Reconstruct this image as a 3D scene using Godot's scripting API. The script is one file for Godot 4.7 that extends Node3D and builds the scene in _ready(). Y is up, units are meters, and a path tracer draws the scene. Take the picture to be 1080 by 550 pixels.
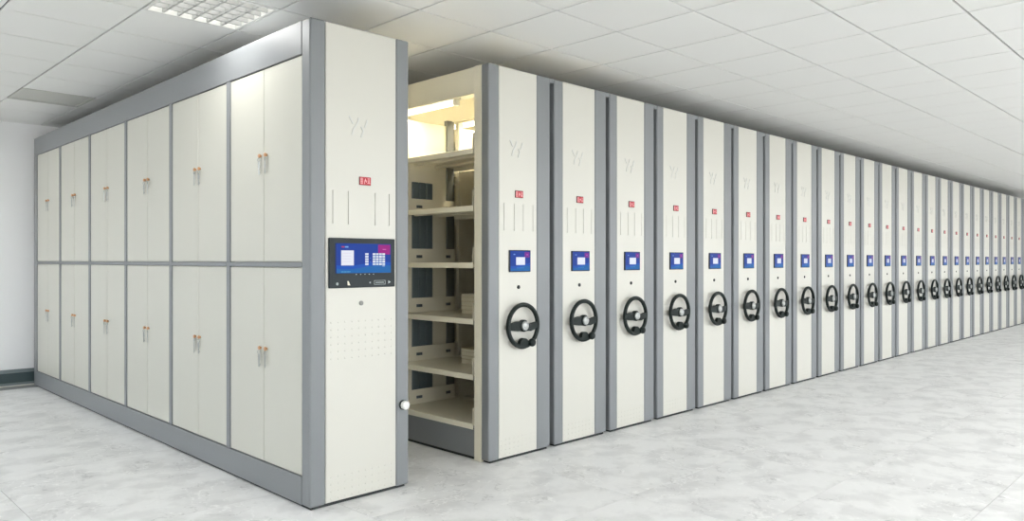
extends Node3D

# Measured in the photograph: level camera, both room axes at 45 degrees to the view.
const EYE := 1.217          # camera height
const FRONT := -3.267       # plane of all the cabinet fronts
const TALL := 2.4           # cabinet height
const CEIL := 2.555         # underside of the ceiling tiles
const ROW_X := 3.071        # left edge of the first wheel unit
const PITCH := 0.5865
const UNIT_W := 0.5455
const LONG := 5.185         # depth of all units
const BACK := -8.56         # wall behind the cabinets

const ORD := ["first", "second", "third", "fourth", "fifth", "sixth", "seventh", "eighth", "ninth", "tenth", "eleventh", "twelfth", "thirteenth", "fourteenth", "fifteenth", "sixteenth", "seventeenth", "eighteenth", "nineteenth", "twentieth", "twenty-first", "twenty-second", "twenty-third", "twenty-fourth", "twenty-fifth", "twenty-sixth", "twenty-seventh"]

var M := {}

# ---------------------------------------------------------------- helpers
func mb() -> SurfaceTool:
	var st := SurfaceTool.new()
	st.begin(Mesh.PRIMITIVE_TRIANGLES)
	return st

func uv_of(p: Vector3, n: Vector3) -> Vector2:
	var a := n.abs()
	if a.y >= a.x and a.y >= a.z:
		return Vector2(p.x, p.z)
	if a.x >= a.z:
		return Vector2(p.z, -p.y)
	return Vector2(p.x, -p.y)

func tri(st: SurfaceTool, a: Vector3, b: Vector3, c: Vector3, n: Vector3, na := Vector3.ZERO, nb := Vector3.ZERO, nc := Vector3.ZERO) -> void:
	var pts := [a, b, c]
	var ns := [na, nb, nc]
	if (c - a).cross(b - a).dot(n) < 0.0:
		pts = [a, c, b]
		ns = [na, nc, nb]
	for i in 3:
		var p: Vector3 = pts[i]
		var q: Vector3 = ns[i]
		st.set_normal(n if q == Vector3.ZERO else q)
		st.set_uv(uv_of(p, n))
		st.add_vertex(p)

func quad(st: SurfaceTool, a: Vector3, b: Vector3, c: Vector3, d: Vector3, n: Vector3) -> void:
	tri(st, a, b, c, n)
	tri(st, a, c, d, n)

func box(st: SurfaceTool, lo: Vector3, hi: Vector3, ch := 0.0) -> void:
	var c := (lo + hi) / 2.0
	var h := (hi - lo) / 2.0
	var k := minf(ch, minf(h.x, minf(h.y, h.z)) * 0.9)
	for a in 3:
		var b := (a + 1) % 3
		var e := (a + 2) % 3
		for s in [-1.0, 1.0]:
			var n := Vector3.ZERO
			n[a] = s
			var pts := []
			for t in [[-1, -1], [1, -1], [1, 1], [-1, 1]]:
				var p := Vector3.ZERO
				p[a] = s * h[a]
				p[b] = t[0] * (h[b] - k)
				p[e] = t[1] * (h[e] - k)
				pts.append(c + p)
			quad(st, pts[0], pts[1], pts[2], pts[3], n)
			if k > 0.0:
				for s2 in [-1.0, 1.0]:
					var n2 := Vector3.ZERO
					n2[a] = s
					n2[b] = s2
					n2 = n2.normalized()
					var q := []
					for t in [[0, -1], [1, -1], [1, 1], [0, 1]]:
						var p := Vector3.ZERO
						p[a] = s * (h[a] - (k if t[0] else 0.0))
						p[b] = s2 * (h[b] - (0.0 if t[0] else k))
						p[e] = t[1] * (h[e] - k)
						q.append(c + p)
					quad(st, q[0], q[1], q[2], q[3], n2)
	if k > 0.0:
		for sx in [-1.0, 1.0]:
			for sy in [-1.0, 1.0]:
				for sz in [-1.0, 1.0]:
					var s := Vector3(sx, sy, sz)
					var g := s * h
					tri(st, c + g - Vector3(0, sy * k, sz * k), c + g - Vector3(sx * k, 0, sz * k), c + g - Vector3(sx * k, sy * k, 0), s.normalized())

# tube between two points, ends capped
func cyl(st: SurfaceTool, p0: Vector3, p1: Vector3, r0: float, r1: float, seg := 16, caps := true) -> void:
	var ax := (p1 - p0).normalized()
	var u := ax.cross(Vector3.UP if absf(ax.y) < 0.9 else Vector3.RIGHT).normalized()
	var v := ax.cross(u)
	for i in seg:
		var a0 := TAU * i / seg
		var a1 := TAU * (i + 1) / seg
		var d0 := u * cos(a0) + v * sin(a0)
		var d1 := u * cos(a1) + v * sin(a1)
		var m := (d0 + d1).normalized()
		if r1 > 0.0:
			tri(st, p0 + d0 * r0, p0 + d1 * r0, p1 + d1 * r1, m, d0, d1, d1)
			tri(st, p0 + d0 * r0, p1 + d1 * r1, p1 + d0 * r1, m, d0, d1, d0)
		else:
			tri(st, p0 + d0 * r0, p0 + d1 * r0, p1, m, d0, d1, m)
		if caps:
			tri(st, p0, p0 + d0 * r0, p0 + d1 * r0, -ax)
			if r1 > 0.0:
				tri(st, p1, p1 + d0 * r1, p1 + d1 * r1, ax)

# profile [radius, along] turned about an axis from p along ax
func lathe(st: SurfaceTool, p: Vector3, ax: Vector3, prof: Array, seg := 20) -> void:
	var u := ax.cross(Vector3.UP if absf(ax.y) < 0.9 else Vector3.RIGHT).normalized()
	var v := ax.cross(u)
	for j in prof.size() - 1:
		var r0: float = prof[j][0]
		var h0: float = prof[j][1]
		var r1: float = prof[j + 1][0]
		var h1: float = prof[j + 1][1]
		for i in seg:
			var a0 := TAU * i / seg
			var a1 := TAU * (i + 1) / seg
			var d0 := u * cos(a0) + v * sin(a0)
			var d1 := u * cos(a1) + v * sin(a1)
			var m := ((d0 + d1).normalized() * (h1 - h0) + ax * (r0 - r1)).normalized()
			var n0 := (d0 * (h1 - h0) + ax * (r0 - r1)).normalized()
			var n1 := (d1 * (h1 - h0) + ax * (r0 - r1)).normalized()
			if r0 > 0.00001:
				tri(st, p + ax * h0 + d0 * r0, p + ax * h0 + d1 * r0, p + ax * h1 + d1 * r1, m, n0, n1, n1)
			if r1 > 0.00001:
				tri(st, p + ax * h0 + d0 * r0, p + ax * h1 + d1 * r1, p + ax * h1 + d0 * r1, m, n0, n1, n0)

func torus(st: SurfaceTool, c: Vector3, big: float, small: float, seg := 40, ring := 12, squash := 1.0) -> void:
	for i in seg:
		for j in ring:
			var q := []
			var ns := []
			for t in [[0, 0], [1, 0], [1, 1], [0, 1]]:
				var a: float = TAU * (i + t[0]) / seg
				var b: float = TAU * (j + t[1]) / ring
				var d := Vector3(cos(a), sin(a), 0)
				var n := d * cos(b) + Vector3(0, 0, sin(b))
				q.append(c + d * (big + small * cos(b)) + Vector3(0, 0, small * squash * sin(b)))
				ns.append(n)
			var m: Vector3 = (ns[0] + ns[2]).normalized()
			tri(st, q[0], q[1], q[2], m, ns[0], ns[1], ns[2])
			tri(st, q[0], q[2], q[3], m, ns[0], ns[2], ns[3])

# outline in x/y pushed from z0 to z1
func prism(st: SurfaceTool, poly: PackedVector2Array, z0: float, z1: float) -> void:
	var idx := Geometry2D.triangulate_polygon(poly)
	for i in range(0, idx.size(), 3):
		var a := poly[idx[i]]
		var b := poly[idx[i + 1]]
		var c := poly[idx[i + 2]]
		tri(st, Vector3(a.x, a.y, z1), Vector3(b.x, b.y, z1), Vector3(c.x, c.y, z1), Vector3(0, 0, 1))
		tri(st, Vector3(a.x, a.y, z0), Vector3(b.x, b.y, z0), Vector3(c.x, c.y, z0), Vector3(0, 0, -1))
	var turn := -1.0 if Geometry2D.is_polygon_clockwise(poly) else 1.0
	for i in poly.size():
		var a := poly[i]
		var b := poly[(i + 1) % poly.size()]
		var e := (b - a).normalized()
		var n := Vector3(e.y, -e.x, 0) * turn
		quad(st, Vector3(a.x, a.y, z0), Vector3(b.x, b.y, z0), Vector3(b.x, b.y, z1), Vector3(a.x, a.y, z1), n)

# stroke of a given width along a polyline, raised from z0 to z1
func stroke(st: SurfaceTool, pts: Array, w: float, z0: float, z1: float) -> void:
	var left := PackedVector2Array()
	var right := PackedVector2Array()
	for i in pts.size():
		var p: Vector2 = pts[i]
		var before: Vector2 = pts[maxi(i - 1, 0)]
		var after: Vector2 = pts[mini(i + 1, pts.size() - 1)]
		var d := (after - before).normalized()
		var n := Vector2(-d.y, d.x) * w / 2.0
		left.append(p + n)
		right.append(p - n)
	right.reverse()
	left.append_array(right)
	prism(st, left, z0, z1)

# plate in x/y, front at z, with recesses (or holes) in the given rectangles
func plate(st: SurfaceTool, x0: float, x1: float, y0: float, y1: float, z: float, thick: float, cuts: Array, depth: float, ch := 0.0) -> void:
	var xs := [x0 + ch, x1 - ch]
	var ys := [y0 + ch, y1 - ch]
	for r: Rect2 in cuts:
		xs.append(r.position.x)
		xs.append(r.end.x)
		ys.append(r.position.y)
		ys.append(r.end.y)
	xs.sort()
	ys.sort()
	for i in xs.size() - 1:
		for j in ys.size() - 1:
			var a: float = xs[i]
			var b: float = xs[i + 1]
			var c: float = ys[j]
			var d: float = ys[j + 1]
			if b - a < 0.00001 or d - c < 0.00001:
				continue
			var mid := Vector2((a + b) / 2.0, (c + d) / 2.0)
			var cut := false
			for r: Rect2 in cuts:
				if r.has_point(mid):
					cut = true
			if not cut:
				quad(st, Vector3(a, c, z), Vector3(b, c, z), Vector3(b, d, z), Vector3(a, d, z), Vector3(0, 0, 1))
	var through := depth >= thick
	for r: Rect2 in cuts:
		var p := r.position
		var q := r.end
		var zb := z - minf(depth, thick)
		quad(st, Vector3(p.x, p.y, z), Vector3(p.x, q.y, z), Vector3(p.x, q.y, zb), Vector3(p.x, p.y, zb), Vector3(1, 0, 0))
		quad(st, Vector3(q.x, p.y, z), Vector3(q.x, q.y, z), Vector3(q.x, q.y, zb), Vector3(q.x, p.y, zb), Vector3(-1, 0, 0))
		quad(st, Vector3(p.x, p.y, z), Vector3(q.x, p.y, z), Vector3(q.x, p.y, zb), Vector3(p.x, p.y, zb), Vector3(0, 1, 0))
		quad(st, Vector3(p.x, q.y, z), Vector3(q.x, q.y, z), Vector3(q.x, q.y, zb), Vector3(p.x, q.y, zb), Vector3(0, -1, 0))
		if not through:
			quad(st, Vector3(p.x, p.y, zb), Vector3(q.x, p.y, zb), Vector3(q.x, q.y, zb), Vector3(p.x, q.y, zb), Vector3(0, 0, 1))
	var zk := z - thick
	var zc := z - ch
	if not through:
		quad(st, Vector3(x0, y0, zk), Vector3(x1, y0, zk), Vector3(x1, y1, zk), Vector3(x0, y1, zk), Vector3(0, 0, -1))
	if ch > 0.0:
		quad(st, Vector3(x0, y0, zc), Vector3(x0, y1, zc), Vector3(x0 + ch, y1 - ch, z), Vector3(x0 + ch, y0 + ch, z), Vector3(-1, 0, 1).normalized())
		quad(st, Vector3(x1, y0, zc), Vector3(x1, y1, zc), Vector3(x1 - ch, y1 - ch, z), Vector3(x1 - ch, y0 + ch, z), Vector3(1, 0, 1).normalized())
		quad(st, Vector3(x0, y0, zc), Vector3(x1, y0, zc), Vector3(x1 - ch, y0 + ch, z), Vector3(x0 + ch, y0 + ch, z), Vector3(0, -1, 1).normalized())
		quad(st, Vector3(x0, y1, zc), Vector3(x1, y1, zc), Vector3(x1 - ch, y1 - ch, z), Vector3(x0 + ch, y1 - ch, z), Vector3(0, 1, 1).normalized())
	quad(st, Vector3(x0, y0, zc), Vector3(x0, y1, zc), Vector3(x0, y1, zk), Vector3(x0, y0, zk), Vector3(-1, 0, 0))
	quad(st, Vector3(x1, y0, zc), Vector3(x1, y1, zc), Vector3(x1, y1, zk), Vector3(x1, y0, zk), Vector3(1, 0, 0))
	quad(st, Vector3(x0, y0, zc), Vector3(x1, y0, zc), Vector3(x1, y0, zk), Vector3(x0, y0, zk), Vector3(0, -1, 0))
	quad(st, Vector3(x0, y1, zc), Vector3(x1, y1, zc), Vector3(x1, y1, zk), Vector3(x0, y1, zk), Vector3(0, 1, 0))

func put(mesh: Mesh, called: String, mat: Material, parent: Node3D, at := Vector3.ZERO) -> MeshInstance3D:
	var o := MeshInstance3D.new()
	o.name = called
	o.mesh = mesh
	o.material_override = mat
	o.position = at
	parent.add_child(o, true)
	return o

func build(st: SurfaceTool, called: String, mat: Material, parent: Node3D, at := Vector3.ZERO) -> MeshInstance3D:
	return put(st.commit(), called, mat, parent, at)

func part_box(called: String, mat: Material, parent: Node3D, lo: Vector3, hi: Vector3, ch := 0.0) -> MeshInstance3D:
	var st := mb()
	box(st, lo, hi, ch)
	return build(st, called, mat, parent)

func tag(o: Node, label: String, category: String, group := "", kind := "") -> void:
	o.set_meta("label", label)
	o.set_meta("category", category)
	if group:
		o.set_meta("group", group)
	if kind:
		o.set_meta("kind", kind)

func thing(called: String, at: Vector3) -> Node3D:
	var o := Node3D.new()
	o.name = called
	o.position = at
	add_child(o, true)
	return o

func structure(st: SurfaceTool, called: String, mat: Material, label: String) -> MeshInstance3D:
	var o := build(st, called, mat, self)
	o.set_meta("kind", "structure")
	o.set_meta("label", label)
	o.set_meta("category", called.split("_")[0])
	return o

func mat(c: Color, rough: float, metal := 0.0, spec := 0.5) -> StandardMaterial3D:
	var m := StandardMaterial3D.new()
	m.albedo_color = c
	m.roughness = rough
	m.metallic = metal
	m.metallic_specular = spec
	return m

# ---------------------------------------------------------------- textures
func noise(freq: float, oct: int, sd: int, kind := FastNoiseLite.FRACTAL_FBM, warp := 0.0) -> FastNoiseLite:
	var n := FastNoiseLite.new()
	n.noise_type = FastNoiseLite.TYPE_SIMPLEX_SMOOTH
	n.seed = sd
	n.frequency = freq
	n.fractal_type = kind
	n.fractal_octaves = oct
	if warp > 0.0:
		n.domain_warp_enabled = true
		n.domain_warp_amplitude = warp
		n.domain_warp_frequency = freq * 1.7
		n.domain_warp_fractal_octaves = 3
	return n

func marble() -> ImageTexture:
	var size := 1024
	var cloud := noise(0.010, 5, 11).get_seamless_image(size, size)
	var patch := noise(0.004, 3, 5).get_seamless_image(size, size)
	var vein := noise(0.011, 5, 23, FastNoiseLite.FRACTAL_FBM, 18.0).get_seamless_image(size, size)
	var dark := noise(0.008, 5, 71, FastNoiseLite.FRACTAL_FBM, 25.0).get_seamless_image(size, size)
	for im: Image in [cloud, patch, vein, dark]:
		im.convert(Image.FORMAT_L8)
	var c := cloud.get_data()
	var p := patch.get_data()
	var v := vein.get_data()
	var k := dark.get_data()
	var out := PackedByteArray()
	out.resize(size * size * 3)
	for i in size * size:
		var a := c[i] / 255.0
		var b := p[i] / 255.0
		var busy := smoothstep(0.38, 0.62, b)
		var t := 0.945 - 0.05 * smoothstep(0.40, 0.80, a) - 0.03 * busy
		t += 0.075 * smoothstep(0.03, 0.0, absf(v[i] / 255.0 - 0.5)) * (0.2 + 0.8 * busy)
		t -= 0.095 * smoothstep(0.022, 0.0, absf(k[i] / 255.0 - 0.47)) * (0.25 + 0.75 * busy)
		t = clampf(t, 0.0, 0.98)
		out[i * 3] = int(255.0 * t)
		out[i * 3 + 1] = int(255.0 * t)
		out[i * 3 + 2] = int(255.0 * (t - 0.004))
	return ImageTexture.create_from_image(Image.create_from_data(size, size, false, Image.FORMAT_RGB8, out))

func grain(freq: float, sd: int, lo: float, hi: float) -> NoiseTexture2D:
	var t := NoiseTexture2D.new()
	t.width = 256
	t.height = 256
	t.seamless = true
	t.noise = noise(freq, 3, sd)
	var g := Gradient.new()
	g.set_color(0, Color(lo, lo, lo))
	g.set_color(1, Color(hi, hi, hi))
	t.color_ramp = g
	return t

func fill(im: Image, x: int, y: int, w: int, h: int, c: Color) -> void:
	im.fill_rect(Rect2i(x, y, w, h), c)

func screen_base(w: int, h: int) -> Image:
	var im := Image.create_empty(w, h, false, Image.FORMAT_RGB8)
	for y in h:
		for x in w:
			var s := float(x) / w
			var t := float(y) / h
			var c := Color8(18, 62, 158)
			var wave := 0.80 + 0.07 * sin(s * 5.0 + 0.6)
			if t > wave:
				c = Color8(22, 104, 176)
			elif t > wave - 0.12:
				c = Color8(16, 84, 186)
			if s < 0.02:
				c = Color8(22, 50, 120)
			im.set_pixel(x, y, c)
	return im

func small_screen() -> ImageTexture:
	var im := screen_base(80, 56)
	fill(im, 57, 3, 20, 15, Color8(130, 44, 150))
	fill(im, 64, 8, 7, 4, Color8(176, 90, 186))
	fill(im, 23, 17, 36, 22, Color8(238, 243, 255))
	fill(im, 13, 8, 7, 3, Color8(120, 160, 230))
	for i in 6:
		fill(im, 26 + i * 5, 46, 3, 2, Color8(70, 150, 215))
	return ImageTexture.create_from_image(im)

func big_screen() -> ImageTexture:
	var im := screen_base(336, 150)
	fill(im, 256, 4, 76, 50, Color8(160, 30, 132))
	fill(im, 284, 26, 22, 4, Color8(220, 110, 190))
	fill(im, 34, 35, 74, 76, Color8(238, 240, 250))
	for i in 4:
		fill(im, 42, 48 + i * 14, 50, 3, Color8(226, 222, 240))
	fill(im, 36, 14, 18, 7, Color8(190, 70, 110))
	fill(im, 56, 14, 20, 7, Color8(130, 180, 235))
	for i in 5:
		fill(im, 176, 48 + i * 13, 20, 10, Color8(226, 232, 246))
		for j in 4:
			fill(im, 222 + j * 20, 48 + i * 13, 17, 10, Color8(214, 228, 240) if (i + j) % 3 else Color8(236, 240, 248))
	fill(im, 206, 72, 5, 4, Color8(90, 140, 220))
	fill(im, 206, 92, 5, 4, Color8(90, 140, 220))
	fill(im, 282, 112, 16, 5, Color8(170, 190, 240))
	for i in 7:
		fill(im, 34 + i * 8, 141, 5, 4, Color8(110, 190, 220))
	return ImageTexture.create_from_image(im)

func badge_print() -> ImageTexture:
	var im := Image.create_empty(66, 40, false, Image.FORMAT_RGB8)
	im.fill(Color8(186, 38, 50))
	var w := Color8(244, 196, 196)
	# three square brush-written characters
	for x in [4, 10, 16]:
		fill(im, x, 5, 2, 30, w)
	for y in [5, 14, 23, 33]:
		fill(im, 4, y, 14, 2, w)
	for i in 14:
		fill(im, 32 - i / 2, 7 + i * 2, 3, 2, w)
		fill(im, 33 + i / 2, 12 + i, 3, 2, w)
	fill(im, 25, 18, 16, 2, w)
	for y in [5, 12, 20, 28]:
		fill(im, 46, y, 15, 2, w)
	fill(im, 53, 5, 2, 30, w)
	for i in 8:
		fill(im, 52 - i, 24 + i, 2, 2, w)
		fill(im, 54 + i, 24 + i, 2, 2, w)
	return ImageTexture.create_from_image(im)

func glow_screen(t: Texture2D) -> StandardMaterial3D:
	var m := mat(Color(0.02, 0.02, 0.03), 0.35, 0.0, 0.25)
	m.emission_enabled = true
	m.emission = Color.BLACK
	m.emission_texture = t
	m.emission_energy_multiplier = 0.45
	return m

func make_materials() -> void:
	M.cream = mat(Color8(213, 211, 201), 0.42)
	M.cream.roughness_texture = grain(0.05, 3, 0.75, 1.0)
	M.cream.uv1_triplanar = true
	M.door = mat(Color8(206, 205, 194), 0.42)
	M.grey = mat(Color8(133, 136, 138), 0.38)
	M.grey_base = mat(Color8(128, 131, 133), 0.45)
	M.upright = mat(Color8(116, 118, 114), 0.5)
	M.column = mat(Color8(96, 108, 112), 0.5)
	M.shelf = mat(Color8(237, 231, 210), 0.4)
	M.rubber = mat(Color8(46, 56, 56), 0.8)
	M.black = mat(Color8(40, 44, 44), 0.6)
	M.wheel = mat(Color8(24, 33, 31), 0.5, 0.0, 0.35)
	M.chrome = mat(Color8(176, 178, 176), 0.28, 1.0)
	M.silver = mat(Color8(212, 212, 206), 0.35)
	M.brass = mat(Color8(208, 160, 118), 0.4, 0.2)
	M.bezel = mat(Color8(46, 52, 54), 0.35, 0.0, 0.3)
	M.icon = mat(Color8(170, 178, 176), 0.5)
	M.white = mat(Color8(236, 236, 232), 0.4)
	M.ceiling = mat(Color8(246, 246, 243), 0.7)
	M.void = mat(Color8(52, 50, 47), 0.9)
	M.wall = mat(Color8(246, 246, 246), 0.7)
	M.vent = mat(Color8(206, 206, 200), 0.5)
	M.vent_back = mat(Color8(150, 150, 145), 0.8)
	M.grout = mat(Color8(150, 152, 152), 0.8)
	M.skirting = mat(Color8(62, 78, 80), 0.35)
	M.skirting_cap = mat(Color8(122, 132, 134), 0.4)
	M.metal_strip = mat(Color8(214, 214, 208), 0.4)
	M.paper = mat(Color8(238, 232, 212), 0.7)
	M.folder = mat(Color8(206, 196, 160), 0.7)
	M.marble = mat(Color.WHITE, 0.42, 0.0, 0.4)
	M.marble.albedo_texture = marble()
	M.marble.uv1_scale = Vector3(0.36, 0.36, 0.36)
	M.badge = mat(Color.WHITE, 0.4)
	M.badge.albedo_texture = badge_print()
	M.big_screen = glow_screen(big_screen())
	M.small_screen = glow_screen(small_screen())
	M.lamp = mat(Color8(250, 250, 250), 0.5)
	M.lamp.emission_enabled = true
	M.lamp.emission = Color(1.0, 0.99, 0.97)
	M.lamp.emission_energy_multiplier = 0.85
	M.tube = mat(Color8(250, 248, 240), 0.4)
	M.tube.emission_enabled = true
	M.tube.emission = Color(1.0, 0.97, 0.88)
	M.tube.emission_energy_multiplier = 1.0
	M.glass = mat(Color(0.95, 0.98, 0.98, 0.06), 0.02)
	M.glass.transparency = BaseMaterial3D.TRANSPARENCY_ALPHA
	M.louvre = mat(Color8(196, 197, 195), 0.4, 0.15)

# flat print facing +z with its own 0..1 texture square
func print_mesh(w: float, h: float) -> Mesh:
	var st := mb()
	var pts := [Vector3(0, 0, 0), Vector3(w, 0, 0), Vector3(w, h, 0), Vector3(0, h, 0)]
	var uvs := [Vector2(0, 1), Vector2(1, 1), Vector2(1, 0), Vector2(0, 0)]
	for i in [0, 2, 1, 0, 3, 2]:
		st.set_normal(Vector3(0, 0, 1))
		st.set_uv(uvs[i])
		st.add_vertex(pts[i])
	return st.commit()

# ---------------------------------------------------------------- ceiling lamps, seen and added
func troffer(at: Vector3, label: String) -> Node3D:
	var w := 0.521
	var l := 0.509
	var o := thing("ceiling_light", at)
	tag(o, label, "ceiling light", "recessed louvre ceiling lights")
	var f := mb()
	for s in [-1.0, 1.0]:
		box(f, Vector3(minf(s * w / 2, s * (w / 2 - 0.02)), -0.004, -l / 2), Vector3(maxf(s * w / 2, s * (w / 2 - 0.02)), 0.02, l / 2), 0.002)
		box(f, Vector3(-w / 2 + 0.02, -0.004, minf(s * l / 2, s * (l / 2 - 0.02))), Vector3(w / 2 - 0.02, 0.02, maxf(s * l / 2, s * (l / 2 - 0.02))), 0.002)
	build(f, "frame", M.white, o)
	var h := mb()
	for s in [-1.0, 1.0]:
		box(h, Vector3(s * (w / 2 - 0.012) - 0.004, 0.02, -l / 2), Vector3(s * (w / 2 - 0.012) + 0.004, 0.095, l / 2))
		box(h, Vector3(-w / 2, 0.02, s * (l / 2 - 0.012) - 0.004), Vector3(w / 2, 0.095, s * (l / 2 - 0.012) + 0.004))
	box(h, Vector3(-w / 2, 0.095, -l / 2), Vector3(w / 2, 0.1, l / 2))
	build(h, "housing", M.white, o)
	part_box("lamp_panel", M.lamp, o, Vector3(-w / 2 + 0.02, 0.07, -l / 2 + 0.02), Vector3(w / 2 - 0.02, 0.075, l / 2 - 0.02))
	var n := 6
	for i in range(1, n):
		var x := -w / 2 + 0.02 + (w - 0.04) * i / n
		var b := mb()
		blade(b, Vector3(x, 0, 0), Vector3(1, 0, 0), Vector3(0, 0, 1), l / 2 - 0.02)
		build(b, "louvre_blade", M.louvre, o)
		var z := -l / 2 + 0.02 + (l - 0.04) * i / n
		b = mb()
		blade(b, Vector3(0, 0, z), Vector3(0, 0, 1), Vector3(1, 0, 0), w / 2 - 0.02)
		build(b, "louvre_blade", M.louvre, o)
	var a := AreaLight3D.new()
	a.name = "lamp"
	a.area_size = Vector2(w - 0.04, l - 0.04)
	a.area_normalize_energy = true
	a.light_energy = LAMP
	a.light_color = Color(1.0, 0.997, 0.988)
	a.area_range = 40.0
	a.shadow_enabled = true
	a.rotation_degrees.x = -90
	a.position = Vector3(0, -0.006, 0)
	o.add_child(a)
	return o

# louvre blade: wedge that is thin below and wide above
func blade(st: SurfaceTool, c: Vector3, across: Vector3, along: Vector3, half: float) -> void:
	var prof := [[-0.006, 0.0], [0.006, 0.0], [0.004, 0.034], [-0.004, 0.034]]
	for i in 4:
		var p: Array = prof[i]
		var q: Array = prof[(i + 1) % 4]
		var a := c + across * float(p[0]) + Vector3.UP * float(p[1])
		var b := c + across * float(q[0]) + Vector3.UP * float(q[1])
		var mid := (a + b) / 2.0 - c - Vector3(0, 0.017, 0)
		quad(st, a - along * half, a + along * half, b + along * half, b - along * half, mid.normalized())

const LAMP := 0.4
const TUBE := 0.4

# ---------------------------------------------------------------- the wheel units
func wheel_shapes() -> Dictionary:
	var s := {}
	var st := mb()
	torus(st, Vector3(0, 0, 0.036), 0.130, 0.0140, 40, 10)
	s.rim = st.commit()
	st = mb()
	prism(st, PackedVector2Array([Vector2(-0.128, -0.022), Vector2(-0.095, -0.026), Vector2(-0.055, -0.030), Vector2(-0.022, -0.030), Vector2(-0.022, 0.026), Vector2(-0.06, 0.028), Vector2(-0.1, 0.020), Vector2(-0.129, 0.014)]), 0.026, 0.046)
	s.spoke_left = st.commit()
	st = mb()
	prism(st, PackedVector2Array([Vector2(0.022, -0.034), Vector2(0.06, -0.036), Vector2(0.1, -0.026), Vector2(0.129, -0.012), Vector2(0.129, 0.020), Vector2(0.095, 0.016), Vector2(0.05, 0.004), Vector2(0.022, 0.010)]), 0.026, 0.046)
	s.spoke_right = st.commit()
	st = mb()
	lathe(st, Vector3.ZERO, Vector3.BACK, [[0.024, 0.0], [0.024, 0.02], [0.037, 0.024], [0.038, 0.044], [0.034, 0.05], [0.0, 0.05]], 20)
	s.hub = st.commit()
	st = mb()
	lathe(st, Vector3(0, 0, 0.05), Vector3.BACK, [[0.029, 0.0], [0.029, 0.006], [0.025, 0.010], [0.021, 0.010], [0.019, 0.008], [0.016, 0.008], [0.010, 0.011], [0.0, 0.012]], 20)
	s.cap = st.commit()
	st = mb()
	var pad := PackedVector2Array()
	for i in 14:
		var a := PI + PI * i / 13.0
		pad.append(Vector2(0.062 * cos(a), -0.118 + 0.018 * sin(a)))
	for i in 9:
		var a := PI * i / 8.0
		pad.append(Vector2(0.036 * cos(a), -0.112 + 0.036 * sin(a)))
	prism(st, pad, 0.022, 0.050)
	s.pad = st.commit()
	st = mb()
	lathe(st, Vector3(0.058, -0.106, 0.03), Vector3.BACK, [[0.012, 0.0], [0.012, 0.010], [0.022, 0.014], [0.026, 0.022], [0.026, 0.032], [0.022, 0.040], [0.013, 0.045], [0.0, 0.046]], 16)
	s.knob = st.commit()
	return s

func add_wheel(s: Dictionary, parent: Node3D, at: Vector3) -> void:
	var w := put(s.rim, "handwheel", M.wheel, parent, at)
	w.set_meta("label", "dark three-lobed steering handwheel")
	put(s.spoke_left, "spoke", M.wheel, w)
	put(s.spoke_right, "spoke", M.wheel, w)
	put(s.hub, "hub", M.wheel, w)
	var c := put(s.cap, "hub_cap", M.chrome, w)
	c.set_meta("label", "chrome hub cap")
	put(s.pad, "grip_pad", M.wheel, w)
	put(s.knob, "grip_knob", M.wheel, w)

func logo_mesh() -> Mesh:
	var st := mb()
	var lines := [
		[Vector2(106, 165), Vector2(135, 222), Vector2(168, 275)],
		[Vector2(258, 178), Vector2(240, 250), Vector2(168, 365), Vector2(150, 445)],
		[Vector2(392, 192), Vector2(378, 250), Vector2(352, 305)],
		[Vector2(296, 305), Vector2(328, 362), Vector2(312, 410), Vector2(292, 460)]]
	for l: Array in lines:
		var pts := []
		for p: Vector2 in l:
			pts.append(Vector2((p.x - 250.0) / 320.0 * 0.12, (312.0 - p.y) / 310.0 * 0.105))
		stroke(st, pts, 0.0085, 0.0, 0.003)
	return st.commit()

func dots_mesh(cols: int, rows: int, dx: float, dy: float) -> Mesh:
	var st := mb()
	for i in cols:
		for j in rows:
			lathe(st, Vector3(i * dx, j * dy, 0), Vector3.BACK, [[0.0045, 0.0], [0.0036, 0.0018], [0.0016, 0.0026], [0.0, 0.0028]], 8)
	return st.commit()

func front_parts(o: Node3D, x0: float, x1: float, cx: float) -> void:
	# cream front panel between the trims, grooves cut into it
	var cuts := []
	for g in [-0.128, -0.0405, 0.0405, 0.128]:
		if x1 - x0 > 0.4:
			g = [-0.173, -0.084, 0.079, 0.167][[-0.128, -0.0405, 0.0405, 0.128].find(g)]
		cuts.append(Rect2(cx + g - 0.0022, 1.400, 0.0044, 0.168))
	var st := mb()
	plate(st, x0, x1, 0.016, TALL - 0.002, -0.003, 0.05, cuts, 0.006, 0.003)
	build(st, "front_panel", M.cream, o)

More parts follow.
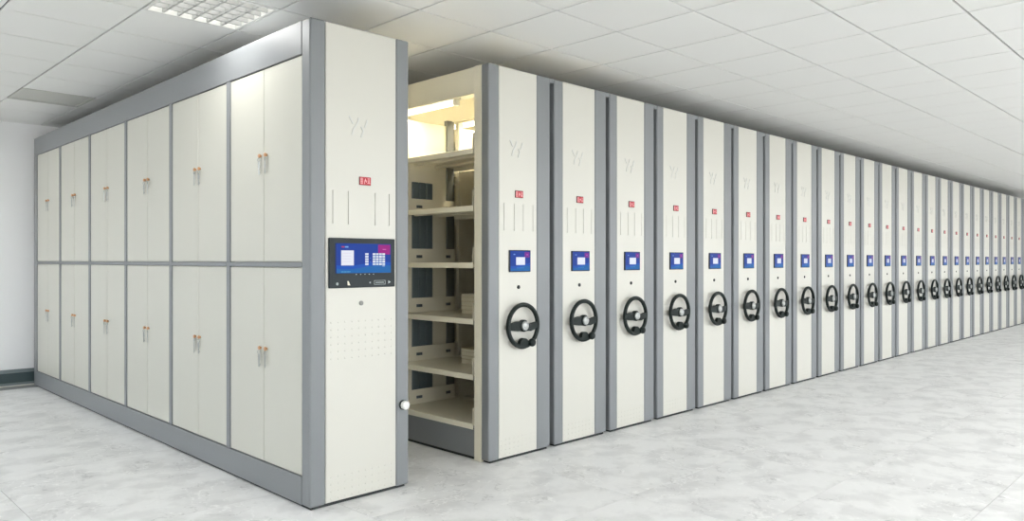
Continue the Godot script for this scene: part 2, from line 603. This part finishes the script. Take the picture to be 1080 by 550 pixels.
func row_unit(s: Dictionary) -> Node3D:
	var o := thing("mobile_shelving_unit", Vector3(ROW_X, 0, FRONT))
	var cx := 0.258
	part_box("side_trim", M.grey, o, Vector3(0, 0.014, -0.067), Vector3(0.087, TALL, 0), 0.006)
	part_box("side_trim", M.grey, o, Vector3(0.423, 0.014, -0.067), Vector3(UNIT_W, TALL, 0), 0.006)
	front_parts(o, 0.088, 0.422, cx)
	part_box("wheel_base", M.black, o, Vector3(0.02, 0.0, -LONG + 0.02), Vector3(UNIT_W - 0.02, 0.02, -0.012))
	var l := put(s.logo, "logo", M.silver, o, Vector3(cx - 0.022, 1.908, -0.003))
	l.set_meta("label", "raised emblem of four slanted strokes")
	var b := part_box("badge", M.black, o, Vector3(cx - 0.034, 1.606, -0.003), Vector3(cx + 0.034, 1.65, 0.003), 0.001)
	b.set_meta("label", "small red plate with pale characters")
	put(s.badge, "badge_print", M.badge, b, Vector3(cx - 0.033, 1.607, 0.0034))
	var t := part_box("touch_screen", M.bezel, o, Vector3(cx - 0.089, 1.146, -0.003), Vector3(cx + 0.099, 1.281, 0.006), 0.002)
	t.set_meta("label", "small blue lit touch screen")
	put(s.small_screen, "display", M.small_screen, t, Vector3(cx - 0.084, 1.151, 0.0064))
	var k := mb()
	lathe(k, Vector3(cx - 0.003, 1.052, -0.003), Vector3.BACK, [[0.012, 0.0], [0.012, 0.004], [0.009, 0.006], [0.0, 0.007]], 14)
	build(k, "lock", M.black, o)
	add_wheel(s, o, Vector3(cx + 0.003, 0.814, -0.003))
	var d := put(s.dots, "vent_dots", M.cream, o, Vector3(0.108, 0.035, -0.003))
	d.set_meta("kind", "stuff")
	return o

func seal(o: Node3D) -> void:
	part_box("rubber_seal", M.rubber, o, Vector3(-0.041, 0.012, -0.066), Vector3(-0.0005, TALL - 0.03, -0.042), 0.003)
	part_box("top_bridge", M.grey, o, Vector3(-0.041, TALL - 0.03, -0.06), Vector3(-0.0005, TALL, -0.004), 0.002)

func shelf_meshes() -> Dictionary:
	var s := {}
	var st := mb()
	var bay := 0.80
	box(st, Vector3(0.008, -0.006, -bay), Vector3(UNIT_W - 0.008, 0.0, 0))
	for x in [0.004, UNIT_W - 0.010]:
		box(st, Vector3(x, -0.03, -bay), Vector3(x + 0.006, 0.004, 0), 0.002)
	for x in [0.17, 0.36]:
		box(st, Vector3(x, -0.022, -bay), Vector3(x + 0.02, -0.006, 0))
	s.shelf = st.commit()
	st = mb()
	plate(st, 0.012, UNIT_W - 0.012, 0.0, 0.10, 0.0, 0.004, [Rect2(0.06, 0.035, 0.055, 0.02), Rect2(0.180, 0.035, 0.055, 0.02), Rect2(0.44, 0.035, 0.055, 0.02)], 0.004)
	s.end_plate = st.commit()
	return s

func shelving(o: Node3D, sm: Dictionary) -> void:
	# posts, columns and shelves behind the front
	var levels := [0.213, 0.515, 0.855, 1.20, 1.55, 1.90]
	for x in [0.0, UNIT_W - 0.05]:
		part_box("front_post", M.shelf, o, Vector3(x, 0.0, -0.131), Vector3(x + 0.05, TALL, -0.0675), 0.003)
	for b in 7:
		var z := -0.968 - 0.843 * (b - 1)
		if b > 0:
			part_box("post", M.shelf, o, Vector3(0.0, 0.02, z - 0.018), Vector3(0.045, TALL - 0.16, z + 0.018), 0.002)
			part_box("post", M.upright, o, Vector3(UNIT_W - 0.068, 0.02, z - 0.018), Vector3(UNIT_W, TALL - 0.16, z + 0.018), 0.002)
			part_box("bay_panel", M.shelf, o, Vector3(0.353, 0.2, z - 0.004), Vector3(UNIT_W - 0.068, 2.2, z + 0.004))
			part_box("bay_panel", M.shelf, o, Vector3(0.045, 0.2, z - 0.004), Vector3(0.165, 2.2, z + 0.004))
			part_box("bay_panel", M.shelf, o, Vector3(0.165, 1.772, z - 0.004), Vector3(0.353, 2.2, z + 0.004))
			var c := mb()
			for x in [0.167, 0.229, 0.291]:
				box(c, Vector3(x, 0.2, z - 0.012), Vector3(x + 0.058, 1.77, z + 0.012), 0.006)
			build(c, "bay_column", M.column, o)
		if b < 6:
			var zf := -0.145 - 0.843 * b
			for y: float in levels:
				var sh := put(sm.shelf, "shelf", M.shelf, o, Vector3(0, y, zf))
				put(sm.end_plate, "end_plate", M.shelf, sh, Vector3(0, 0.0, -0.785))
				put(sm.end_plate, "end_plate", M.shelf, sh, Vector3(0, 0.0, -0.01))
	for x in [0.006, UNIT_W - 0.016]:
		part_box("plinth", M.grey_base, o, Vector3(x, 0.02, -LONG + 0.03), Vector3(x + 0.01, 0.186, -0.131))
		part_box("top_fascia", M.shelf, o, Vector3(x - 0.004, 2.235, -LONG + 0.03), Vector3(x + 0.006, TALL - 0.004, -0.131), 0.002)
	part_box("top_panel", M.white, o, Vector3(0.012, TALL - 0.02, -LONG + 0.03), Vector3(UNIT_W - 0.02, TALL - 0.006, -0.131))

func tube_light(at: Vector3, label: String) -> void:
	var o := thing("tube_light", at)
	tag(o, label, "tube light", "tube lights under the shelving tops")
	var long := 1.2
	var st := mb()
	box(st, Vector3(-0.03, 0.0, -long), Vector3(0.03, 0.03, 0), 0.004)
	build(st, "body", M.white, o)
	st = mb()
	cyl(st, Vector3(0, -0.018, -long + 0.03), Vector3(0, -0.018, -0.03), 0.016, 0.016, 14)
	build(st, "tube", M.tube, o)
	for z in [-long + 0.015, -0.015]:
		st = mb()
		box(st, Vector3(-0.02, -0.036, z - 0.015), Vector3(0.02, 0.0, z + 0.015), 0.004)
		build(st, "end_cap", M.white, o)
	var a := AreaLight3D.new()
	a.name = "lamp"
	a.area_size = Vector2(0.03, long - 0.08)
	a.area_normalize_energy = true
	a.light_energy = TUBE
	a.light_color = Color(1.0, 0.96, 0.86)
	a.area_range = 30.0
	a.shadow_enabled = true
	a.rotation_degrees.x = -90
	a.position = Vector3(0, -0.038, -long / 2)
	o.add_child(a)

# ---------------------------------------------------------------- the nearest unit with doors
func door_cabinet(s: Dictionary) -> void:
	var o := thing("mobile_cabinet", Vector3(1.883, 0, FRONT))
	tag(o, "large mobile cabinet with twelve pairs of cream doors and a wide control screen", "cabinet")
	var w := 0.595
	part_box("side_trim", M.grey, o, Vector3(0, 0.012, -0.082), Vector3(0.0885, TALL, 0), 0.008)
	part_box("side_trim", M.grey, o, Vector3(0.5135, 0.012, -0.082), Vector3(w, TALL, 0), 0.006)
	front_parts(o, 0.0895, 0.5125, 0.301)
	part_box("wheel_base", M.black, o, Vector3(0.012, 0.0, -LONG + 0.02), Vector3(w - 0.02, 0.02, -0.012))
	part_box("header", M.grey, o, Vector3(0, 2.234, -LONG), Vector3(0.03, TALL, -0.0825), 0.003)
	part_box("kick_panel", M.grey, o, Vector3(0, 0.012, -LONG), Vector3(0.03, 0.149, -0.0825), 0.003)
	part_box("body", M.cream, o, Vector3(0.032, 0.02, -LONG), Vector3(w - 0.004, TALL - 0.004, -0.084))
	part_box("top_panel", M.grey_base, o, Vector3(0.032, TALL - 0.0035, -LONG), Vector3(w - 0.004, TALL - 0.001, -0.084))  # unseen top sheet, added; grey so it bounces little light upward
	part_box("end_trim", M.grey, o, Vector3(0, 0.1495, -LONG), Vector3(0.03, 2.2335, -LONG + 0.1))
	var mid := 1.196
	for i in 5:
		var z := -0.903 - 0.851 * i
		part_box("post", M.grey, o, Vector3(0.0, 0.1495, z - 0.0215), Vector3(0.03, 2.2335, z + 0.0215), 0.002)
	var door_w := 0.399
	var meshes := []
	for tier in [[0.153, mid - 0.0135], [mid + 0.0135, 2.231]]:
		var st := mb()
		box(st, Vector3(0, 0, -door_w + 0.0015), Vector3(0.02, tier[1] - tier[0], -0.0015), 0.004)
		meshes.append(st.commit())
	# knob with its key, built facing -x
	var kn := mb()
	lathe(kn, Vector3.ZERO, Vector3.LEFT, [[0.007, 0.0], [0.007, 0.005], [0.010, 0.007], [0.011, 0.012], [0.0085, 0.015], [0.0, 0.016]], 14)
	var knob := kn.commit()
	kn = mb()
	torus(kn, Vector3.ZERO, 0.010, 0.0022, 14, 6)
	box(kn, Vector3(-0.008, -0.042, -0.0015), Vector3(0.008, -0.012, 0.0015), 0.001)
	box(kn, Vector3(-0.004, -0.078, -0.0012), Vector3(0.004, -0.040, 0.0012))
	box(kn, Vector3(-0.011, -0.070, -0.0012), Vector3(0.0, -0.062, 0.0012))
	var key := kn.commit()
	for bay in 6:
		var z0 := -0.082 - 0.001 if bay == 0 else -0.903 - 0.851 * (bay - 1) - 0.0215
		var z1 := -0.903 - 0.851 * bay + 0.0215 if bay < 5 else -LONG + 0.1
		var stretch := absf(z1 - z0) / 0.8
		var rail := part_box("mid_rail", M.grey, o, Vector3(0.0, mid - 0.012, z1), Vector3(0.03, mid + 0.012, z0), 0.002)
		rail.name = "mid_rail"
		for tier in 2:
			var y: float = [0.153, mid + 0.0135][tier]
			var ky: float = [0.752, 1.774][tier]
			for k in 2:
				var wide := absf(z1 - z0) / 2.0
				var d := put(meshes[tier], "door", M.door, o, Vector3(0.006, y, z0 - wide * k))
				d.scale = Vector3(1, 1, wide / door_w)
				var near := 0.033 if k == 1 else wide - 0.033
				var h := put(knob, "knob", M.brass, d, Vector3(0, ky - y, -near * door_w / wide))
				h.set_meta("label", "orange lock knob")
				var q := put(key, "key", M.chrome, d, Vector3(-0.012, ky - y - 0.022, -near * door_w / wide))
				q.rotation_degrees.y = 90 + (12 if (bay + k) % 2 else -9)
	# front of the cabinet
	var cx := 0.301
	var l := put(s.logo, "logo", M.silver, o, Vector3(cx - 0.024, 1.900, -0.003))
	l.set_meta("label", "raised emblem of four slanted strokes")
	var b := part_box("badge", M.black, o, Vector3(0.281, 1.604, -0.003), Vector3(0.35, 1.646, 0.003), 0.001)
	b.set_meta("label", "small red plate with pale characters")
	put(s.badge, "badge_print", M.badge, b, Vector3(0.2825, 1.605, 0.0034))
	var t := part_box("touch_screen", M.bezel, o, Vector3(0.101, 1.079, -0.003), Vector3(0.499, 1.330, 0.008), 0.003)
	t.set_meta("label", "wide blue lit control screen in a black frame")
	put(print_mesh(0.336, 0.150), "display", M.big_screen, t, Vector3(0.135, 1.153, 0.0085))
	for i in 5:
		part_box("indicator", M.icon, t, Vector3(0.255 + i * 0.026, 1.1445, 0.007), Vector3(0.261 + i * 0.026, 1.1485, 0.0088))
	var st := mb()
	lathe(st, Vector3(0.147, 1.100, 0.007), Vector3.BACK, [[0.008, 0.0], [0.007, 0.002], [0.0, 0.0022]], 12)
	build(st, "power_button", M.icon, t)
	st = mb()
	prism(st, PackedVector2Array([Vector2(0.205, 1.113), Vector2(0.212, 1.113), Vector2(0.222, 1.092), Vector2(0.207, 1.092)]), 0.007, 0.009)
	build(st, "card_symbol", M.paper, t)
	st = mb()
	for q in [[0.366, 1.092, 0.436, 1.094], [0.366, 1.112, 0.436, 1.114], [0.366, 1.092, 0.368, 1.114], [0.434, 1.092, 0.436, 1.114], [0.375, 1.101, 0.427, 1.105]]:
		box(st, Vector3(q[0], q[1], 0.007), Vector3(q[2], q[3], 0.009))
	build(st, "card_slot", M.icon, t)
	st = mb()
	box(st, Vector3(0.337, 1.099, 0.007), Vector3(0.345, 1.107, 0.009))
	build(st, "indicator", M.icon, t)
	st = mb()
	prism(st, PackedVector2Array([Vector2(0.455, 1.096), Vector2(0.470, 1.104), Vector2(0.455, 1.112)]), 0.007, 0.009)
	build(st, "speaker_symbol", M.icon, t)
	st = mb()
	lathe(st, Vector3(0.293, 0.999, -0.003), Vector3.BACK, [[0.012, 0.0], [0.012, 0.006], [0.008, 0.009], [0.0, 0.009]], 14)
	build(st, "lock", M.vent_back, o)
	var d1 := put(dots_mesh(10, 6, 0.0405, 0.0365), "vent_dots", M.cream, o, Vector3(0.119, 0.726, -0.003))
	d1.set_meta("kind", "stuff")
	var d2 := put(dots_mesh(10, 4, 0.0405, 0.035), "vent_dots", M.cream, o, Vector3(0.119, 0.034, -0.003))
	d2.set_meta("kind", "stuff")
	# white safety knob on the right trim
	st = mb()
	lathe(st, Vector3(0.556, 0.443, 0.0), Vector3.BACK, [[0.026, 0.0], [0.026, 0.008], [0.0, 0.0085]], 16)
	var base := build(st, "knob_base", M.rubber, o)
	base.set_meta("label", "dark round knob seat")
	st = mb()
	lathe(st, Vector3(0.556, 0.443, 0.008), Vector3.BACK, [[0.022, 0.0], [0.024, 0.004], [0.024, 0.022], [0.019, 0.027], [0.0, 0.028]], 8)
	var wk := build(st, "safety_knob", M.white, o)
	wk.set_meta("label", "white faceted knob")

# ---------------------------------------------------------------- floor and ceiling
func tile_mesh(w: float, l: float, thick: float, gap: float, up: bool, off: Vector2, ch: float) -> Mesh:
	var st := mb()
	box(st, Vector3(gap / 2, 0, gap / 2), Vector3(w - gap / 2, thick, l - gap / 2), ch)
	if off == Vector2.ZERO:
		return st.commit()
	var arr := st.commit_to_arrays()
	var uv: PackedVector2Array = arr[Mesh.ARRAY_TEX_UV]
	for i in uv.size():
		uv[i] += off
	arr[Mesh.ARRAY_TEX_UV] = uv
	var m := ArrayMesh.new()
	m.add_surface_from_arrays(Mesh.PRIMITIVE_TRIANGLES, arr)
	return m

func make_floor() -> void:
	var st := mb()
	box(st, Vector3(-3.2, -0.2, -8.8), Vector3(20.4, -0.004, 5.2))
	var fl := structure(st, "floor", M.grout, "pale grey marble tiled floor")
	var tw := 1.145
	var tl := 0.67
	var variants := []
	for i in 6:
		variants.append(tile_mesh(tw, tl, 0.004, 0.0022, true, Vector2(0.61 * i + 0.3, 0.37 * i + 0.2), 0.0004))
	var rest := mb()
	var rng := RandomNumberGenerator.new()
	rng.seed = 4
	for i in range(-4, 16):
		for j in range(-11, 10):
			var x := 0.90 + tw * i
			var z := -0.97 + tl * (j - 1)
			if x < -3.2 or x > 19.5 or z < -8.6 or z > 4.6:
				continue
			var v := rng.randi() % 6
			var seen := z > -4.0 and z < 0.4 and x > -0.2 or x < 3.1 and z < 0.4 and x > -1.3
			if seen:
				put(variants[v], "floor_tile", M.marble, fl, Vector3(x, -0.004, z))
			else:
				rest.append_from(variants[v], 0, Transform3D(Basis(), Vector3(x, -0.004, z)))
	var r := build(rest, "floor_tiles", M.marble, fl)
	r.set_meta("kind", "stuff")

const TX := 0.527
const TZ := 0.515
func make_ceiling() -> void:
	var st := mb()
	box(st, Vector3(-3.2, 2.72, -8.8), Vector3(20.4, 2.9, 5.2))
	var ce := structure(st, "ceiling", M.void, "white suspended ceiling of square panels")
	var tile := tile_mesh(TX, TZ, 0.012, 0.010, false, Vector2.ZERO, 0.001)
	var rest := mb()
	for i in range(-9, 36):
		for j in range(-11, 17):
			var x := 1.433 + TX * i
			var z := -3.19 + TZ * j
			if holes.has(Vector2i(i, j)):
				continue
			var cx := x + TX / 2
			var cz := z + TZ / 2
			var d := (cx - cz) / sqrt(2.0)
			var seen := d > 3.5 and d < 10.5 and cz < -0.1 * cx and (cz > -4.3 or cx < 3.3) and cx > -0.25 * cz - 0.9
			if seen:
				put(tile, "ceiling_tile", M.ceiling, ce, Vector3(x, CEIL, z))
			else:
				rest.append_from(tile, 0, Transform3D(Basis(), Vector3(x, CEIL, z)))
	var r := build(rest, "ceiling_tiles", M.ceiling, ce)
	r.set_meta("kind", "stuff")

const WIN_LO := 0.9
const WIN_HI := 2.5
const WIN_X := -2.3
var holes := {}
var lamps := []

func cell(i: int, j: int) -> Vector3:
	return Vector3(1.433 + TX * (i + 0.5), CEIL, -3.19 + TZ * (j + 0.5))

func grille(at: Vector3) -> void:
	var o := thing("air_grille", at)
	tag(o, "grey slatted air grille in the ceiling near the left wall", "air vent")
	var w := 0.521
	var l := 0.509
	var f := mb()
	for s in [-1.0, 1.0]:
		box(f, Vector3(minf(s * w / 2, s * (w / 2 - 0.025)), -0.004, -l / 2), Vector3(maxf(s * w / 2, s * (w / 2 - 0.025)), 0.015, l / 2), 0.002)
		box(f, Vector3(-w / 2 + 0.025, -0.004, minf(s * l / 2, s * (l / 2 - 0.025))), Vector3(w / 2 - 0.025, 0.015, maxf(s * l / 2, s * (l / 2 - 0.025))), 0.002)
	build(f, "frame", M.vent, o)
	part_box("backing", M.vent_back, o, Vector3(-w / 2, 0.03, -l / 2), Vector3(w / 2, 0.035, l / 2))
	for i in 16:
		var z := -l / 2 + 0.04 + (l - 0.08) * i / 15.0
		var st := mb()
		box(st, Vector3(-w / 2 + 0.025, -0.002, -0.011), Vector3(w / 2 - 0.025, 0.001, 0.011), 0.0005)
		var slat := build(st, "slat", M.vent, o, Vector3(0, 0.008, z))
		slat.rotation_degrees.x = -10

func make_walls() -> void:
	var st := mb()
	box(st, Vector3(-3.2, -0.2, BACK - 0.2), Vector3(20.4, 2.72, BACK))
	structure(st, "wall_back", M.wall, "white wall behind the cabinets")
	st = mb()
	# wall behind the viewer, its row of windows added to light the cabinet fronts
	box(st, Vector3(-3.2, -0.2, 5.0), Vector3(20.4, WIN_LO, 5.2))
	box(st, Vector3(-3.2, WIN_HI, 5.0), Vector3(20.4, 2.72, 5.2))
	for i in 8:
		box(st, Vector3(-3.2 if i == 0 else WIN_X + 3.15 * (i - 1) + 2.75, WIN_LO, 5.0), Vector3(20.4 if i == 7 else WIN_X + 3.15 * i, WIN_HI, 5.2))
	structure(st, "wall_front", M.wall, "white wall behind the viewer with windows added for light")
	for i in 7:
		var wx := WIN_X + 3.15 * i
		var f := mb()
		box(f, Vector3(wx, WIN_LO, 5.06), Vector3(wx + 2.75, WIN_LO + 0.05, 5.12), 0.004)
		box(f, Vector3(wx, WIN_HI - 0.05, 5.06), Vector3(wx + 2.75, WIN_HI, 5.12), 0.004)
		for x in [wx, wx + 0.9, wx + 1.8, wx + 2.7]:
			box(f, Vector3(x, WIN_LO + 0.05, 5.06), Vector3(x + 0.05, WIN_HI - 0.05, 5.12), 0.004)
		var win := structure(f, "window_added_%d" % (i + 1), M.white, "white framed glazing added behind the viewer for daylight, %s from the left wall" % ORD[i])
		for x in [wx + 0.05, wx + 0.95, wx + 1.85]:
			part_box("pane", M.glass, win, Vector3(x, WIN_LO + 0.05, 5.088), Vector3(x + 0.85, WIN_HI - 0.05, 5.092))
	st = mb()
	box(st, Vector3(-3.2, -0.2, BACK), Vector3(-3.0, WIN_LO, 5.0))
	box(st, Vector3(-3.2, WIN_HI, BACK), Vector3(-3.0, 2.72, 5.0))
	var cutz := [BACK, -7.7, -5.9, -4.2, -2.9, 5.0]  # windows here are added to brighten the left part of the room
	for i in 3:
		box(st, Vector3(-3.2, WIN_LO, cutz[i * 2]), Vector3(-3.0, WIN_HI, cutz[i * 2 + 1]))
	for i in 2:
		var z0: float = cutz[i * 2 + 1]
		var z1: float = cutz[i * 2 + 2]
		var f := mb()
		box(f, Vector3(-3.12, WIN_LO, z0), Vector3(-3.06, WIN_LO + 0.05, z1), 0.004)
		box(f, Vector3(-3.12, WIN_HI - 0.05, z0), Vector3(-3.06, WIN_HI, z1), 0.004)
		for z in [z0, z1 - 0.05]:
			box(f, Vector3(-3.12, WIN_LO + 0.05, z), Vector3(-3.06, WIN_HI - 0.05, z + 0.05), 0.004)
		var win := structure(f, "window_added_%d" % (i + 8), M.white, "white framed glazing added in the left wall for daylight, %s from the back" % ORD[i])
		part_box("pane", M.glass, win, Vector3(-3.092, WIN_LO + 0.05, z0 + 0.05), Vector3(-3.088, WIN_HI - 0.05, z1 - 0.05))
	structure(st, "wall_left", M.wall, "white wall on the left")
	st = mb()
	box(st, Vector3(20.2, -0.2, BACK), Vector3(20.4, 2.72, 5.0))
	structure(st, "wall_right", M.wall, "white wall at the far end of the row")
	st = mb()
	box(st, Vector3(-3.0, 0.03, BACK), Vector3(20.2, 0.128, BACK + 0.016))
	var b := structure(st, "baseboard_back", M.skirting, "dark skirting along the back wall")
	part_box("cap_rail", M.skirting_cap, b, Vector3(-3.0, 0.128, BACK), Vector3(20.2, 0.162, BACK + 0.024), 0.004)
	part_box("foot_rail", M.skirting_cap, b, Vector3(-3.0, 0.012, BACK), Vector3(20.2, 0.034, BACK + 0.024), 0.002)
	part_box("metal_strip", M.metal_strip, b, Vector3(-3.0, 0.0, BACK), Vector3(20.2, 0.012, BACK + 0.045), 0.002)

func folder_stack(at: Vector3, n: int, sd: int, where: String) -> void:
	var rng := RandomNumberGenerator.new()
	rng.seed = sd
	var y := 0.0
	var words := ["bottom", "second lowest", "middle", "upper", "top"]
	for i in n:
		var h := rng.randf_range(0.022, 0.034)
		var o := thing("document_folder_%03d" % (sd * 10 + i), at + Vector3(0, y, 0))
		var which: String = "bottom" if i == 0 else ("top" if i == n - 1 else words[i])
		tag(o, "cream document folder lying %s in the stack %s" % [which, where], "folder", "folders stacked on the open shelves")
		var st := mb()
		box(st, Vector3(-0.105, 0.0, -0.115), Vector3(0.105, 0.0025, 0.115), 0.0008)
		box(st, Vector3(-0.105, h - 0.0025, -0.115), Vector3(0.105, h, 0.115), 0.0008)
		box(st, Vector3(0.103, 0.0, -0.115), Vector3(0.105, h, 0.115))
		build(st, "cover", M.folder if i % 2 else M.shelf, o)
		part_box("pages", M.paper, o, Vector3(-0.1, 0.0025, -0.11), Vector3(0.103, h - 0.0025, 0.11))
		o.rotation.y = rng.randf_range(-0.06, 0.06)
		y += h

# ----------------------------------------------------------------
func _ready() -> void:
	var cam := Camera3D.new()
	cam.name = "camera"
	cam.position = Vector3(0, EYE, 0)
	cam.rotation_degrees = Vector3(0, -45, 0)
	cam.fov = rad_to_deg(2.0 * atan(275.0 / 793.0))
	cam.near = 0.05
	cam.far = 100.0
	cam.current = true
	add_child(cam)
	var we := WorldEnvironment.new()
	we.name = "environment"
	var env := Environment.new()
	var sky := ProceduralSkyMaterial.new()
	sky.sky_top_color = Color(0.84, 0.88, 0.93)
	sky.sky_horizon_color = Color(0.93, 0.94, 0.95)
	sky.ground_horizon_color = Color(0.80, 0.80, 0.79)
	sky.ground_bottom_color = Color(0.74, 0.74, 0.73)
	sky.sky_energy_multiplier = 1.95
	sky.ground_energy_multiplier = 1.95
	sky.sun_angle_max = 0.0
	env.background_mode = Environment.BG_SKY
	env.sky = Sky.new()
	env.sky.sky_material = sky
	env.tonemap_mode = Environment.TONE_MAPPER_LINEAR
	env.tonemap_exposure = 2.1
	env.sdfgi_enabled = true
	env.ssao_enabled = true
	env.ssil_enabled = true
	we.environment = env
	add_child(we)
	make_materials()

	# the lamp in view, and more added out of view to light the room
	var first := troffer(cell(0, -2), "square louvre ceiling light above the near end of the door cabinet")
	holes[Vector2i(0, -2)] = true
	for j in [-9, 5, 9, 13]:
		var n := 0
		for i in ([-3] if j < 0 else [-6, -2, 2, 6, 10, 14, 18, 22, 26, 30, 34]):
			holes[Vector2i(i, j)] = true
			var o: Node3D = first.duplicate()
			o.name = "ceiling_light_%03d" % holes.size()
			add_child(o)
			o.position = cell(i, j)
			var place: String = {-9: "in the back left corner", 5: "over the main aisle", 9: "behind the viewer", 13: "by the front wall"}[j]
			o.set_meta("label", "added square louvre ceiling light out of view %s, %s along its line" % [place, ORD[n]])
			n += 1
	holes[Vector2i(0, -8)] = true

	make_floor()
	make_ceiling()
	make_walls()

	var s := wheel_shapes()
	s.logo = logo_mesh()
	s.badge = print_mesh(0.066, 0.040)
	s.small_screen = print_mesh(0.178, 0.125)
	s.dots = dots_mesh(9, 4, 0.0365, 0.03)
	door_cabinet(s)

	var sm := shelf_meshes()
	var proto := row_unit(s)
	for i in 26:
		var u: Node3D = proto
		if i > 0:
			u = proto.duplicate()
			u.name = "mobile_shelving_unit_%03d" % i
			add_child(u)
			u.position = Vector3(ROW_X + PITCH * i, 0, FRONT)
		var what := "cream and grey mobile shelving unit with handwheel, %s in the row" % ORD[i]
		if i == 0:
			what = "cream and grey mobile shelving unit with open shelves beside the gap, nearest of the row"
		tag(u, what, "shelving unit", "mobile shelving units with handwheels")
	for i in 26:
		var u := get_node("mobile_shelving_unit" if i == 0 else "mobile_shelving_unit_%03d" % i) as Node3D
		if i > 0:
			seal(u)
		if i < 4:
			shelving(u, sm)
		else:
			part_box("top_panel", M.white, u, Vector3(0.004, TALL - 0.0035, -LONG + 0.02), Vector3(UNIT_W - 0.004, TALL - 0.001, -0.07))  # unseen white top, added to bounce light onto the ceiling
			part_box("body", M.cream, u, Vector3(0.004, 0.02, -LONG + 0.02), Vector3(UNIT_W - 0.004, TALL - 0.004, -0.0675))

	grille(cell(0, -8))
	tube_light(Vector3(ROW_X + 0.13, 2.262, FRONT - 0.43), "fluorescent tube light under the top of the nearest open shelving unit")
	tube_light(Vector3(ROW_X + PITCH + 0.13, 2.262, FRONT - 0.43), "fluorescent tube light under the top of the second shelving unit")
	folder_stack(Vector3(ROW_X + 0.42, 0.8555, FRONT - 0.50), 5, 1, "on the fourth shelf from the top")
	folder_stack(Vector3(ROW_X + 0.42, 0.5155, FRONT - 0.50), 4, 2, "on the fifth shelf from the top")
